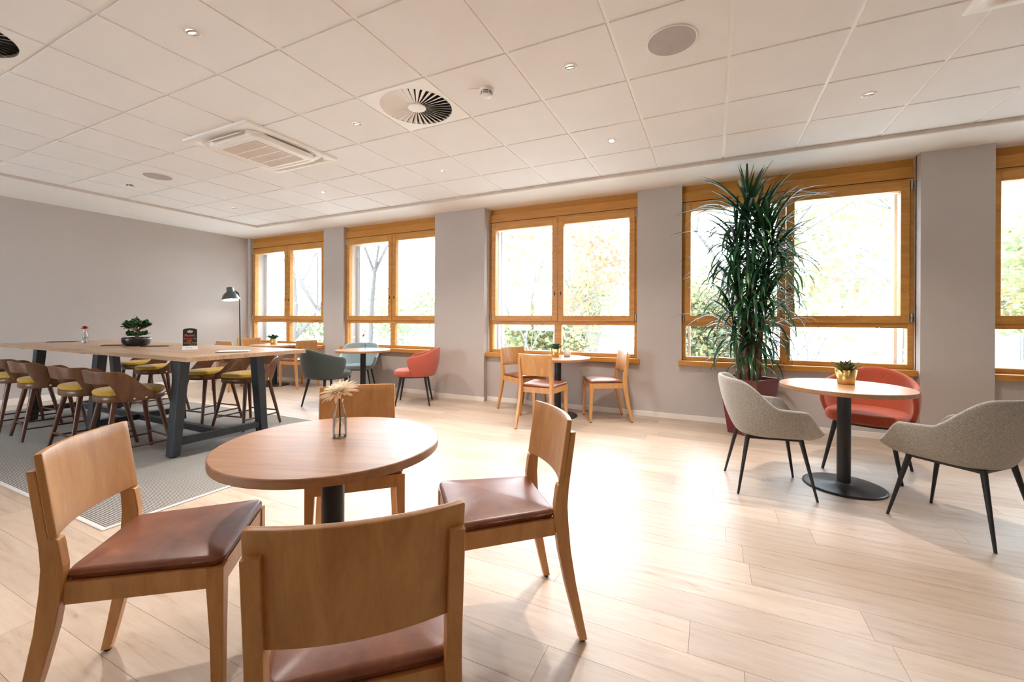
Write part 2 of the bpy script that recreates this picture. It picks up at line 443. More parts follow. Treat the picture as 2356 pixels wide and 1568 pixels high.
# ------------------------------------------------------------------ windows
def window(n, L, Rr):
    W = struct(empty('window_%d' % n))
    y0 = YF
    MB().box(L, Rr, y0+.024, y0+.08, 2.70, ZP).build('header_board', 'window_wood_dark', W)
    MB().box(L, Rr, y0-.006, y0+.022, 2.655, 2.772, None, .003).build('header_board', 'window_wood_dark', W)
    fr = MB()
    fr.box(L, L+.046, y0, y0+.08, SILL_Z, 2.648, None, .003).box(Rr-.046, Rr, y0, y0+.08, SILL_Z, 2.648, None, .003)
    fr.box(L+.046, Rr-.046, y0, y0+.08, 2.615, 2.648).build('frame', 'window_wood', W)
    MB().box(L+.046, Rr-.046, y0+.002, y0+.08, 1.135, 1.200, None, .003).build('transom', 'window_wood', W)
    MB().box(L+1.026, L+1.125, y0+.002, y0+.08, .762, 1.135, None, .003).build('mullion', 'window_wood', W)
    MB().box(L+.046, Rr-.046, y0+.002, y0+.08, SILL_Z, .766, None, .004).build('bottom_rail', 'window_wood', W)
    mid = L + 1.078
    for s in (0, 1):
        a, b = (L+.036, mid-.004) if s == 0 else (mid+.004, Rr-.036)
        ga, gb = (L+.098, L+.993) if s == 0 else (L+1.158, Rr-.108)
        f = MB()
        f.box(a, ga, y0-.022, y0+.055, 1.186, 2.625, None, .004).box(gb, b, y0-.022, y0+.055, 1.186, 2.625, None, .004)
        f.box(ga, gb, y0-.0215, y0+.055, 2.53, 2.625, None, .003).box(ga, gb, y0-.0215, y0+.055, 1.186, 1.262, None, .003)
        sh = f.build('sash', 'window_wood', W)
        MB().box(ga-.005, gb+.005, y0+.028, y0+.034, 1.255, 2.537).build('glass_pane', 'window_glass', sh)
        hx = L+.020 if s == 0 else Rr-.020
        for z in (1.24, 2.575): MB().tube([(hx, y0-.016, z-.045), (hx, y0-.016, z-.02), (hx, y0-.016, z+.02), (hx, y0-.016, z+.045)], [.010, .0115, .0115, .010], 10).build('hinge', 'steel_bracket', sh)
        lx = mid - .045 if s == 0 else mid + .045
        lk = MB().box(lx-.007, lx+.007, y0-.026, y0-.02, 1.545, 1.60, None, .002)
        lk.lathe([(.010, 0), (.010, .006)], 12, (0, 0, 0), True, True, Matrix.Translation((lx, y0-.024, 1.573)) @ Matrix.Rotation(R(90), 4, 'X'))
        lk.build('window_lock', 'steel_black', sh)
        la, lb = (L+.054, L+1.026) if s == 0 else (L+1.125, Rr-.07)
        MB().box(la-.008, lb+.008, y0+.040, y0+.046, .76, 1.137).build('lower_pane', 'window_glass', W)
    MB().box(L-.035, Rr+.035 if n != 4 else Rr, 5.462, y0+.03, .660, SILL_Z, None, .005, 2).build('window_sill', 'window_wood_dark', W)
    for x in (L+.055, Rr-.085):
        MB().box(x, x+.03, YE-.13, YE-.05, .70, 2.60, None, .004).build('blind_rail', 'aluminium', W)
    MB().box(L-.02, Rr+.02, YF+.08, YE+.04, .66, .70).build('outer_sill', 'aluminium', W)
for n, (L, Rr) in enumerate(WIN, 1): window(n, L, Rr)

# ------------------------------------------------------------------ ceiling fittings
def downlight(i, x, y, label, tilt):
    t = thing('downlight', label, 'downlight', (x, y, ZT), 0, 'recessed ceiling spots')
    MB().lathe([(.032, .001), (.034, -.004), (.043, -.005), (.046, -.001), (.046, .002)], 32, cap0=False, cap1=False).build('trim_ring', 'white_plastic', t)
    M = Matrix.Rotation(R(tilt), 4, 'X')
    MB().lathe([(.024, -.002), (.026, -.008), (.031, -.008), (.033, .0)], 28, cap0=False, cap1=False, M=M).build('swivel_ring', 'steel_bracket', t)
    MB().lathe([(.0, -.003), (.025, -.003)], 24, cap0=False, cap1=False, M=M).build('lens', 'spot_face', t)
    ld = bpy.data.lights.new('spot_beam', 'SPOT'); ld.energy = 55; ld.spot_size = R(125); ld.spot_blend = 1.0; ld.color = (1, .93, .85); ld.shadow_soft_size = .04
    lo = bpy.data.objects.new('spot_beam', ld); C.objects.link(lo); lo.parent = t; lo.location = (0, 0, -.02)
LT = [(-2.7285, 1.406, 'small recessed ceiling spot between the edge vent and the air conditioner'),
      (-2.7285, 2.656, 'small recessed ceiling spot between the air conditioner and the round vent'),
      (-2.7285, 3.906, 'small recessed ceiling spot nearest the window beside the wide pillar'),
      (-4.6035, 3.906, 'small recessed ceiling spot beyond the air conditioner toward the windows'),
      (-6.4785, 3.906, 'small recessed ceiling spot in the far corner above the lamp'),
      (-.8535, 2.656, 'small recessed ceiling spot between smoke detector and large round speaker'),
      (-.8535, 3.906, 'small recessed ceiling spot in front of the middle window'),
      (1.0215, 3.906, 'small recessed ceiling spot above the red chair by the tall plant')]
for i, (x, y, l) in enumerate(LT): downlight(i, x, y, l, rnd.choice((-14, 12, 16)))

def diffuser(x, y, label):
    t = thing('swirl_diffuser', label, 'air vent', (x, y, ZT), 0, 'round swirl vents')
    n = 72; Rr = .275; h = GT/2 - .006
    inner = [(Rr*math.cos(2*math.pi*i/n), Rr*math.sin(2*math.pi*i/n)) for i in range(n)]
    outer = []
    for i in range(n):
        a = 2*math.pi*i/n; c, s_ = math.cos(a), math.sin(a); k = h/max(abs(c), abs(s_)); outer.append((k*c, k*s_))
    m = MB(); m.rings([[(p[0], p[1], .02) for p in outer], [(p[0], p[1], -.001) for p in outer], [(p[0], p[1], -.001) for p in inner], [(p[0], p[1], .018) for p in inner]], True, False, False, False)
    m.build('face_plate', 'ceiling_metal', t)
    MB().lathe([(.0, .022), (.285, .022)], 48, cap0=False, cap1=False).build('plenum', 'void', t)
    MB().lathe([(0, -.007), (.06, -.0065), (.072, -.003), (.072, .004)], 40, cap0=False, cap1=False).build('hub', 'ceiling_metal', t)
    bl = MB()
    w0, w1 = .0042, .0165
    bl.add([(.068, -w0, -.003), (.068, w0, .004), (.277, w1, .008), (.277, -w1, -.006)], [(0, 1, 2, 3)])
    bl.add([(.068, -w0, -.001), (.068, w0, .006), (.277, w1, .010), (.277, -w1, -.004)], [(3, 2, 1, 0)])
    me = bl.mesh('slat'); me.materials.append(MATS['ceiling_metal'])
    for k in range(36): place('slat', me, t, (0, 0, 0), 2*math.pi*k/36)
diffuser(DIFF[0][0], DIFF[0][1], 'white round swirl air vent beside the smoke detector')
diffuser(DIFF[1][0], DIFF[1][1], 'round swirl air vent cut by the left picture edge')

def speaker(x, y, label):
    t = thing('ceiling_speaker', label, 'speaker', (x, y, ZT), 0, 'round ceiling speakers')
    MB().lathe([(.142, .001), (.144, -.006), (.138, -.008), (.134, -.006)], 56, cap0=False, cap1=False).build('rim', 'white_plastic', t)
    MB().lathe([(.0, -.0075), (.08, -.007), (.136, -.0055)], 56, cap0=False, cap1=False).build('grille', 'grey_mesh', t)
speaker(-.2285, 2.656, 'large round grey ceiling speaker in front of the plant window')
speaker(-5.8535, 2.656, 'round ceiling speaker far left beyond the air conditioner')

def detector(x, y, label):
    t = thing('smoke_detector', label, 'smoke detector', (x, y, ZT), R(20), 'smoke detectors')
    MB().lathe([(.050, .001), (.052, -.012), (.048, -.022), (.030, -.022)], 36, cap0=False, cap1=False).build('mount', 'white_plastic', t)
    MB().lathe([(.040, -.020), (.040, -.046)], 36, cap0=False, cap1=False).build('chamber', 'void', t)
    for z in (-.030, -.040): MB().lathe([(.044, z), (.046, z-.003), (.041, z-.004), (.041, z)], 36, cap0=False, cap1=False).build('ring', 'white_plastic', t)
    MB().lathe([(.041, -.046), (.036, -.054), (.015, -.058), (.0, -.058)], 36, cap0=True, cap1=False).build('cap', 'white_plastic', t)
    for k in range(6):
        a = k*math.pi/3; MB().box(.038, .046, -.003, .003, -.048, -.022).build('rib', 'white_plastic', t, (0, 0, 0), a)
    MB().box(-.13, -.05, -.017, .017, -.004, 0, None, .001).build('tag_plate', 'white_plastic', t)
detector(-1.479, 2.656, 'white smoke detector on the ceiling beside the round vent')
detector(-6.4785, 2.656, 'white smoke detector on the far left ceiling near the speaker')

def cassette(x, y, label):
    t = thing('air_conditioner', label, 'air conditioner', (x, y, ZT), 0, 'ceiling cassettes')
    def rr(h, r, n=8, cx=0, cy=0, hx=None):
        hx = h if hx is None else hx; p = []
        for q in range(4):
            ccx, ccy = (hx-r)*(1, -1, -1, 1)[q], (h-r)*(1, 1, -1, -1)[q]
            for i in range(n+1):
                a = math.pi/2*(q + i/n); p.append((cx+ccx+r*math.cos(a), cy+ccy+r*math.sin(a)))
        return p
    def lvl(p, z): return [(a, b, z) for a, b in p]
    m = MB(); m.rings([lvl(rr(.475, .02), 0), lvl(rr(.475, .02), -.016), lvl(rr(.470, .02), -.020), lvl(rr(.405, .12), -.020), lvl(rr(.400, .12), -.008)], True, False, True)
    m.build('outer_plate', 'white_plastic', t)
    MB().rings([lvl(rr(.405, .12), -.0075), lvl(rr(.30, .06), -.0075)], True, False, True, False).build('air_slot', 'void', t)
    m = MB(); m.rings([lvl(rr(.345, .09), -.008), lvl(rr(.345, .09), -.042), lvl(rr(.335, .085), -.050), lvl(rr(.295, .05), -.050), lvl(rr(.292, .05), -.047), lvl(rr(.284, .05), -.047), lvl(rr(.281, .05), -.050)], True, False, True)
    m.build('inner_panel', 'white_plastic', t)
    for k in range(4):
        M = Matrix.Rotation(k*math.pi/2, 4, 'Z') @ Matrix.Translation((.378, 0, -.026)) @ Matrix.Rotation(R(32), 4, 'Y')
        MB().box(-.030, .030, -.235, .235, -.004, .004, M, .003).build('air_flap', 'white_plastic', t)
        cm = MB(); M = Matrix.Rotation(k*math.pi/2 + math.pi/4, 4, 'Z')
        cm.box(.42, .47, -.05, .05, -.03, -.008, M, .006); cm.build('corner_piece', 'white_plastic', t)
    MB().rings([lvl(rr(.25, .01), -.0505), lvl(rr(.25, .01), -.0525)], True, False, True, False).build('grille', 'beige_mesh', t)
    for k in range(3): MB().box(-.25, .25, -.125+.125*k-.006, -.125+.125*k+.006, -.0545, -.0525).build('slat', 'white_plastic', t)
cassette(-3.9785, 2.680, 'white square ceiling air conditioner with beige grille over the stools')
cassette(1.6665, 2.610, 'white ceiling air conditioner at the upper right picture corner')

# ------------------------------------------------------------------ rug
rug = thing('rug', 'grey ribbed woven rug with pale edging under the long table', 'rug', (-5.665, 2.33, 0))
MB().box(-2.53, 2.53, -1.15, 1.15, .0005, .007).build('weave', 'rug_weave', rug)
for a in ((-2.555, 2.555, -1.176, -1.15), (-2.555, 2.555, 1.15, 1.176), (-2.555, -2.53, -1.15, 1.15), (2.53, 2.555, -1.15, 1.15)):
    MB().box(*a, .0005, .008, None, .002).build('edging', 'rug_edge', rug)

# ------------------------------------------------------------------ long table
TZ = .90
lt = thing('long_table', 'long oak counter height table on black steel trestle legs', 'table', (-5.65, 2.40, 0))
for k in range(4):
    y = -.53 + k*.265
    MB().box(-1.96, 1.96, y+.0004, y+.2646, TZ-.036, TZ, None, .0015).build('board', 'oak_table', lt)
def beam(p0, p1, w_, d_):
    p0, p1 = Vector(p0), Vector(p1); t = (p1-p0); L = t.length; q = t.to_track_quat('Z', 'X')
    return MB().box(-w_/2, w_/2, -d_/2, d_/2, 0, L, Matrix.Translation(p0) @ q.to_matrix().to_4x4(), .003)
for fx in (1.45, -.03, -1.50):
    for s in (-1, 1):
        zb = .022
        yb = -.375 if s < 0 else .42; yt = -.31 if s < 0 else .36
        o = MB()
        q0 = [(fx-.05, yb-.033, zb), (fx+.05, yb-.033, zb), (fx+.05, yb+.033, zb), (fx-.05, yb+.033, zb)]
        q1 = [(fx-.055, yt-.04, TZ-.05), (fx+.055, yt-.04, TZ-.05), (fx+.055, yt+.04, TZ-.05), (fx-.055, yt+.04, TZ-.05)]
        o.rings([q0, q1], True, True, True, False)
        leg = mods(o.build('leg', 'steel_dark', lt), bev=.003)
        MB().lathe([(.012, .012), (.012, .007+.004), (.026, .014), (.026, .008), ][::-1] + [(.010, .03)], 16, (fx, yb, 0)).build('levelling_foot', 'rubber', leg)
    MB().box(fx-.03, fx+.03, -.36, .40, .10, .16, None, .003).build('cross_bar', 'steel_dark', lt)
    MB().box(fx-.05, fx+.05, -.46, .46, TZ-.052, TZ-.0365, None, .003).build('top_plate', 'steel_dark', lt)
MB().box(-1.47, -.06, -.01, .05, .102, .158, None, .003).build('stretcher', 'steel_dark', lt)
MB().box(0, 1.42, -.01, .05, .102, .158, None, .003).build('stretcher', 'steel_dark', lt)

# ------------------------------------------------------------------ bar stools
def stool_proto():
    t = thing('counter_stool', '', 'stool')
    out = []
    for i in range(40):
        a = 2*math.pi*i/40; c, s_ = math.cos(a), math.sin(a)
        k = (abs(c)**2.6 + abs(s_)**2.6)**(-1/2.6); out.append((.225*k*c, .222*k*s_))
    MB().rings([[(x*.97, y*.97, .505) for x, y in out], [(x, y, .510) for x, y in out], [(x, y, .558) for x, y in out], [(x*.98, y*.98, .560) for x, y in out]]).build('seat_rim', 'walnut', t)
    MB().cushion([(x*1.01, y*1.01) for x, y in out], .556, .612, .022, .012).build('seat_cushion', 'yellow_velvet', t)
    # bent plywood back: wraps the rear, open under the back band, sides run down to the rim
    n = 44; m = MB(); top = []; bot = []
    for i in range(n+1):
        q = -1 + 2*i/n; a = q*R(112); aq = abs(q)
        zt = .775 - .012*smooth01(aq/.4) if aq < .5 else .763 - .185*smooth01((aq-.5)/.5)
        zb = .665 if aq < .40 else (.665 - .155*smooth01((aq-.40)/.14))
        def P(z):
            fl = (z-.51)/.26; rx = .228 + .055*fl; ry = .234 + .035*fl
            k = (abs(math.cos(a))**2.5 + abs(math.sin(a))**2.5)**(-1/2.5)
            return (-rx*k*math.cos(a) + (.0 if aq < 1 else 0), ry*k*math.sin(a), z)
        bot.append([P(zb + (zt-zb)*v/4) for v in range(5)])
    vs = [p for r in bot for p in r]; fs = []
    for i in range(n):
        for v in range(4): fs.append((i*5+v, (i+1)*5+v, (i+1)*5+v+1, i*5+v+1))
    m.add(vs, fs, True)
    b = mods(m.build('backrest', 'walnut', t), .014, 0, 0, .002)
    for s in (-1, 1):
        for a in (78, 97):
            an = R(a)*s; k = (abs(math.cos(an))**2.5 + abs(math.sin(an))**2.5)**(-1/2.5)
            MB().lathe([(.010, 0), (.010, .004), (.004, .006), (0, .006)], 12, cap1=False, M=Matrix.Translation((-.232*k*math.cos(an), .246*k*math.sin(an), .532)) @ Matrix.Rotation(R(-90)*s, 4, 'X')).build('bolt', 'brass', b)
    feet = {}
    for sx in (-1, 1):
        for sy in (-1, 1):
            p1 = Vector((sx*.145, sy*.145, .51)); p0 = Vector((sx*.235, sy*.222, .008)); feet[sx, sy] = (p0, p1)
            MB().tube([p0, p0.lerp(p1, .5), p1], [.0135, .017, .021], 12).build('leg', 'walnut_leg', t)
    def at(sx, sy, z): p0, p1 = feet[sx, sy]; return p0.lerp(p1, (z-p0.z)/(p1.z-p0.z))
    for (a, b_, z) in (((-1, -1), (-1, 1), .155), ((1, -1), (1, 1), .155), ((-1, -1), (1, -1), .125), ((-1, 1), (1, 1), .125)):
        MB().tube([at(*a, z), at(*b_, z)], .0085, 8).build('footrest_bar', 'walnut_leg', t)
    return t
sp = stool_proto()
ST = [(-6.86, 1.87, 92, 'leftmost yellow seated stool on the near side, cut by picture edge'),
      (-6.13, 1.87, 84, 'second yellow seated stool from the left on the near side'),
      (-5.20, 1.87, 90, 'near side yellow seated stool third from the left'),
      (-4.555, 1.87, 86, 'near side yellow seated stool beside the near right table leg'),
      (-7.20, 3.10, -90, 'far side yellow seated stool nearest the left wall'),
      (-6.38, 2.92, -92, 'far side yellow seated stool mostly hidden behind the near table leg'),
      (-5.32, 2.93, -84, 'far side yellow seated stool second from the table right end'),
      (-4.68, 2.97, -82, 'far side yellow seated stool at the right end of the table')]
for k, (x, y, a, l) in enumerate(ST): put(sp, k, l, (x, y, .0085), R(a), 'yellow counter stools')

# ------------------------------------------------------------------ round cafe tables
def table_proto(r=.40):
    t = thing('cafe_table', '', 'table')
    m = MB().lathe([(r-.004, .7035), (r-.001, .7045), (r, .707)], 96, cap0=True, cap1=False)
    m.lathe([(r, .707), (r, .731)], 96, cap0=False, cap1=False)
    m.lathe([(r, .731), (r-.0012, .7338), (r-.004, .735)], 96, cap0=False, cap1=True)
    m.build('tabletop', 'beech_top', t)
    MB().lathe([(.044, .012), (.042, .03), (.042, .70)], 32, cap0=False, cap1=False).build('column', 'steel_black', t)
    MB().lathe([(.0, .0), (.245, .0), (.25, .004), (.248, .010), (.236, .014), (.06, .020), (.05, .030), (.044, .034)], 64, cap0=False, cap1=False).build('base_plate', 'steel_black', t)
    MB().box(-.16, .16, -.03, .03, .695, .705, None, .002).box(-.03, .03, -.16, .16, .695, .705, None, .002).build('mounting_cross', 'steel_black', t)
    return t
tp = table_proto()
TB = [(-1.325, 1.175, 20, 'near round wooden table with cream flower vase on top'),
      (.865, 3.83, -20, 'round wooden table on black pedestal between the two grey armchairs'),
      (-1.77, 5.06, 0, 'round wooden table under the middle window with gold pot'),
      (-4.87, 4.88, 40, 'round wooden table between dark green and red chairs'),
      (-7.21, 5.07, 70, 'far round wooden table in the corner below the first window')]
for k, (x, y, a, l) in enumerate(TB): put(tp, k, l, (x, y, 0), R(a), 'round pedestal tables')

# ------------------------------------------------------------------ beech chairs
def chair_proto():
    t = thing('beech_chair', '', 'chair')
    # cushion, slightly wider at the front
    out = []
    cs = [(.197, .216), (-.206, .182), (-.206, -.182), (.197, -.216)]
    for i in range(4):
        a = Vector(cs[i]); p = Vector(cs[i-1]); nx = Vector(cs[(i+1) % 4])
        r = .03
        pa = a + (p-a).normalized()*r; pb = a + (nx-a).normalized()*r
        for k in range(6):
            u = k/5; out.append(tuple(pa*(1-u)**2 + a*2*u*(1-u) + pb*u*u))
        for k in (1, 2, 3, 4): out.append(tuple(pb.lerp(nx + (a-nx).normalized()*r, k/5)))
    MB().cushion(out, .459, .509, .018, .016).build('seat_cushion', 'brown_leather', t)
    # rails
    def bar(p, q, z0, z1, th):
        p, q = Vector((*p, 0)), Vector((*q, 0)); d = (q-p).normalized(); n = Vector((-d.y, d.x, 0))*th/2
        return MB().rings([[p-n+Vector((0,0,z0)), q-n+Vector((0,0,z0)), q+n+Vector((0,0,z0)), p+n+Vector((0,0,z0))],
                           [p-n+Vector((0,0,z1)), q-n+Vector((0,0,z1)), q+n+Vector((0,0,z1)), p+n+Vector((0,0,z1))]], True, True, True, False)
    rail = [((.185, -.205), (.185, .205)), ((-.20, -.17), (-.20, .17)), ((-.20, .180), (.185, .207)), ((-.20, -.180), (.185, -.207))]
    for k, (a, b) in enumerate(rail): mods(bar(a, b, .400, .4605, .022).build('seat_rail', 'beech', t), bev=.002)
    for s in (-1, 1):
        yo = s*.220
        def sq(x0, x1, yi, yo_, z): return [(x0, yi, z), (x1, yi, z), (x1, yo_, z), (x0, yo_, z)]
        m = MB().rings([sq(.170, .200, yo - s*.027, yo, .010), sq(.164, .200, yo - s*.034, yo, .25), sq(.154, .200, yo - s*.042, yo, .403), sq(.154, .200, yo - s*.042, yo, .460)], True, True, True, False)
        leg = mods(m.build('front_leg', 'beech', t), bev=.002)
        MB().lathe([(.010, 0), (.011, .004), (.011, .011)], 12, (.185, yo - s*.0135, 0)).build('glide', 'rubber', leg)
        # rear leg and back post in one curved piece
        P = [(.010, -.305, .028), (.10, -.284, .033), (.22, -.257, .040), (.34, -.236, .047), (.45, -.224, .052), (.51, -.222, .050), (.568, -.228, .046), (.588, -.231, .044),
             (.592, -.2415, .025), (.66, -.251, .024), (.73, -.261, .023), (.782, -.269, .020)]
        rs = []
        for z, x, d in P:
            k = s*.022*(1-smooth01(z/.45)); yi = s*.168 + k; y2 = s*.200 + k
            rs.append([(x-d/2, yi, z), (x+d/2, yi, z), (x+d/2, y2, z), (x-d/2, y2, z)])
        leg = mods(MB().rings(rs, True, True, True, False).build('rear_leg', 'beech', t), bev=.0025)
        MB().lathe([(.010, 0), (.011, .004), (.011, .011)], 12, (-.305, s*.206, 0)).build('glide', 'rubber', leg)
    # curved plywood back panel
    n = 20; rows_ = 6; vs = []; fs = []
    for i in range(n+1):
        q = -1 + 2*i/n; y = .200*q
        for v in range(rows_+1):
            z = .592 + (.829-.592)*v/rows_
            x = -.2185 - (z-.592)*.145 - .036*(1-q*q)
            vs.append((x, y, z))
    for i in range(n):
        for v in range(rows_): fs.append((i*(rows_+1)+v, (i+1)*(rows_+1)+v, (i+1)*(rows_+1)+v+1, i*(rows_+1)+v+1))
    mods(MB().add(vs, fs, True).build('backrest', 'beech', t), .018, 0, 0, .003)
    return t
cp = chair_proto()
def seat_at(rx, ry, ang):   # rear seat edge midpoint and facing angle -> origin
    a = R(ang); return (rx + .205*math.cos(a), ry + .205*math.sin(a), 0)
CH = [((-1.619, .802, 0), 41.6, 'beech chair with brown leather seat left of the near table'),
      ((-.807, 1.512, 0), 220.2, 'beech chair with brown leather seat right of the near table'),
      ((-1.636, 1.602, 0), -45.1, 'beech chair behind the near table with back toward the windows'),
      ((-.786, .797, 0), 133.0, 'beech chair nearest the camera seen from behind'),
      ((-2.265, 5.125, 0), -27.3, 'beech chair at middle window table, left by the wide pillar'),
      ((-1.747, 4.516, 0), 88, 'beech chair at middle window table with its back to the camera'),
      ((-1.225, 5.145, 0), 207, 'beech chair at middle window table facing left, below the thin pier'),
      ((-7.37, 4.53, 0), 92, 'beech chair at the far corner table with its back toward camera'),
      ((-7.93, 5.12, 0), -22, 'pale beech chair at far corner table next to the floor lamp'),
      ((-6.72, 5.17, 0), 176, 'beech chair at the far corner table facing left, behind green chair')]
for k, (loc, a, l) in enumerate(CH):
    o = put(cp, k, l, loc, R(a), 'beech dining chairs')

# ------------------------------------------------------------------ barrel chairs
def barrel_proto(fab, name='barrel_chair', wide=1.0):
    t = thing(name, '', 'chair')
    out = []
    for i in range(48):
        a = 2*math.pi*i/48; c, s_ = math.cos(a), math.sin(a); e = 3.2 if c > 0 else 2.3
        k = (abs(c)**e + abs(s_)**e)**(-1/e); out.append((.020 + .262*k*c, .258*wide*k*s_))
    MB().cushion(out, .405, .500, .030, .012, 4).build('seat_cushion', fab, t)
    n = 40; rw = 8; vs = []; fs = []
    for i in range(n+1):
        q = -1 + 2*i/n; aq = abs(q)
        tb, tt = q*R(92), q*R(106)
        zt = .815 - .125*smooth01(aq*1.02)
        if aq > .90: zt -= .05*((aq-.90)/.10)**2
        B = Vector((-.005 - .262*math.cos(tb), .258*wide*math.sin(tb), .405))
        T = Vector((.0 - .335*math.cos(tt), (.292*wide)*math.sin(tt), zt))
        for v in range(rw+1):
            f = v/rw; p = B.lerp(T, f); o = Vector((-math.cos(tt), math.sin(tt), 0))
            p += o*(.024*math.sin(math.pi*f)); vs.append(p[:])
    for i in range(n):
        for v in range(rw): fs.append((i*(rw+1)+v, (i+1)*(rw+1)+v, (i+1)*(rw+1)+v+1, i*(rw+1)+v+1))
    mods(MB().add(vs, fs, True).build('back_shell', fab, t), .036, 2)
    MB().rings([[(x*.8, y*.8, .385) for x, y in out], [(x*.86, y*.86, .408) for x, y in out]]).build('under_frame', 'steel_black', t)
    for sx in (-1, 1):
        for sy in (-1, 1):
            p1 = Vector((.01+sx*.165, sy*.17*wide, .40)); p0 = Vector((.01+sx*.235, sy*.242*wide, .0))
            MB().tube([p0, p0.lerp(p1, .03), p1], [.0095, .0105, .019], 14).build('leg', 'steel_black', t)
    return t
put(barrel_proto('orange_fabric'), 0, 'orange red fabric armchair behind the table by the tall plant', (1.135, 4.345, 0), R(245.5), 'barrel back armchairs')
put(barrel_proto('red_fabric'), 0, 'coral red fabric armchair in profile beside the wide pillar', (-3.87, 4.88, 0), R(212), 'barrel back armchairs')
put(barrel_proto('green_fabric'), 0, 'dark green fabric armchair with its back to the camera', (-4.82, 4.17, 0), R(84), 'barrel back armchairs')

# ------------------------------------------------------------------ bucket armchairs
def bucket_proto(fab):
    t = thing('bucket_armchair', '', 'armchair')
    def U(q, w_, xc, dx, fr):
        aq = abs(q); s_ = 1 if q >= 0 else -1
        if aq < .5:
            a = aq/.5*math.pi/2; e = 2.4; k = (abs(math.cos(a))**e + abs(math.sin(a))**e)**(-1/e)
            return xc - dx*k*math.cos(a), s_*w_*k*math.sin(a)
        f = (aq-.5)/.5; return xc + (fr-xc)*f, s_*(w_ - .018*f*f)
    n = 52; rw = 9; vs = []; fs = []
    for i in range(n+1):
        q = -1 + 2*i/n; aq = abs(q)
        zt = .805 - .008*(aq/.25)**2 if aq < .25 else (.797 - .182*smooth01((aq-.25)/.30) if aq < .55 else .615 - .012*(aq-.55)/.3)
        if aq > .84: zt = .6035 - .135*smooth01((aq-.84)/.16)**1.0
        bx, by = U(q, .200, -.02, .17, .20)
        hi = (zt-.60)/.2
        tx, ty = U(q, .292, -.03, .235 + .045*max(0, hi), .245 + .02*smooth01((aq-.8)/.2))
        for v in range(rw+1):
            f = v/rw; g = math.sin(f*math.pi/2)**.8 if f > 0 else 0
            x = bx + (tx-bx)*(.25*f + .75*g); y = by + (ty-by)*(.25*f + .75*g)
            vs.append((x, y, .405 + (zt-.405)*f))
    for i in range(n):
        for v in range(rw): fs.append((i*(rw+1)+v, (i+1)*(rw+1)+v, (i+1)*(rw+1)+v+1, i*(rw+1)+v+1))
    mods(MB().add(vs, fs, True).build('shell', fab, t), .030, 2)
    out = [U(-1+2*i/40, .215, -.02, .19, .235) for i in range(41)]
    MB().cushion(out, .396, .470, .022, .010, 3).build('seat', fab, t)
    MB().box(-.17, .17, -.165, -.145, .375, .397, None, .003).box(-.17, .17, .145, .165, .375, .397, None, .003).box(-.17, -.15, -.165, .165, .376, .396, None, .003).box(.15, .17, -.165, .165, .376, .396, None, .003).build('under_frame', 'steel_black', t)
    for sx in (-1, 1):
        for sy in (-1, 1):
            p1 = Vector((sx*.163, sy*.157, .392)); p0 = Vector((sx*.238, sy*.232, .0))
            MB().tube([p0, p0.lerp(p1, .5), p1], [.0075, .0115, .016], 12).build('leg', 'steel_black', t)
    return t
gp = bucket_proto('grey_fabric')
put(gp, 0, 'grey fabric armchair left of the pedestal table, beside the planter', (.36, 3.60, 0), R(9), 'grey bucket armchairs')
o = put(gp, 1, 'grey fabric armchair cut by the right picture edge', (1.322, 3.402, 0), R(136), 'grey bucket armchairs')
MB().box(-.2035, -.2005, .118, .128, .455, .485).build('fabric_tab', 'black_cover', o)
put(bucket_proto('blue_fabric'), 0, 'light blue fabric armchair under the window behind round table', (-5.267, 5.195, 0), R(-55))

# ------------------------------------------------------------------ planter with dracaena
def strap_leaf(L, wd, droop, name, mat, seg=9, fold=.18):
    m = MB(); vs = []; fs = []
    x = z = 0; ang = 0.0
    for i in range(seg+1):
        f = i/seg
        wv = wd*(math.sin(math.pi*min(1, f*.92+.10))**.75)*(1-.25*f) if f < 1 else 0.0005
        a = R(12) - droop*f*f*.85 - droop*.15*f
        if i: x += L/seg*math.cos(a); z += L/seg*math.sin(a)
        vs += [(x, -wv/2, z+wv*fold), (x, 0, z), (x, wv/2, z+wv*fold)]
    for i in range(seg):
        for k in (0, 1): fs.append((i*3+k, (i+1)*3+k, (i+1)*3+k+1, i*3+k+1))
    me = m.add(vs, fs, True).mesh(name); me.materials.append(MATS[mat]); return me
pl = thing('planter', 'tall glossy dark red square planter behind grey armchair', 'planter', (.345, 5.175, 0), R(57))
def sqr(h, z): return [(-h, -h, z), (h, -h, z), (h, h, z), (-h, h, z)]
mods(MB().rings([sqr(.145, .0), sqr(.145, .004), sqr(.210, .60), sqr(.192, .60), sqr(.185, .54)], True, True, False, False).build('pot', 'planter_red', pl), bev=.004)
MB().rings([sqr(.187, .55), sqr(.02, .562)], True, False, True, False).build('soil', 'soil', pl)
dr = thing('dracaena', 'tall leafy dracaena with several bare stems and drooping strap leaves', 'plant', (.345, 5.165, .552))
LV = [strap_leaf(l_, .037, R(d), 'leaf', 'dracaena_leaf') for l_, d in ((.72, 50), (.66, 74), (.60, 95), (.58, 115))] + [strap_leaf(.50, .034, R(14), 'leaf', 'dracaena_leaf'), strap_leaf(.52, .040, R(85), 'leaf', 'dracaena_light')]
rl = random.Random(5)
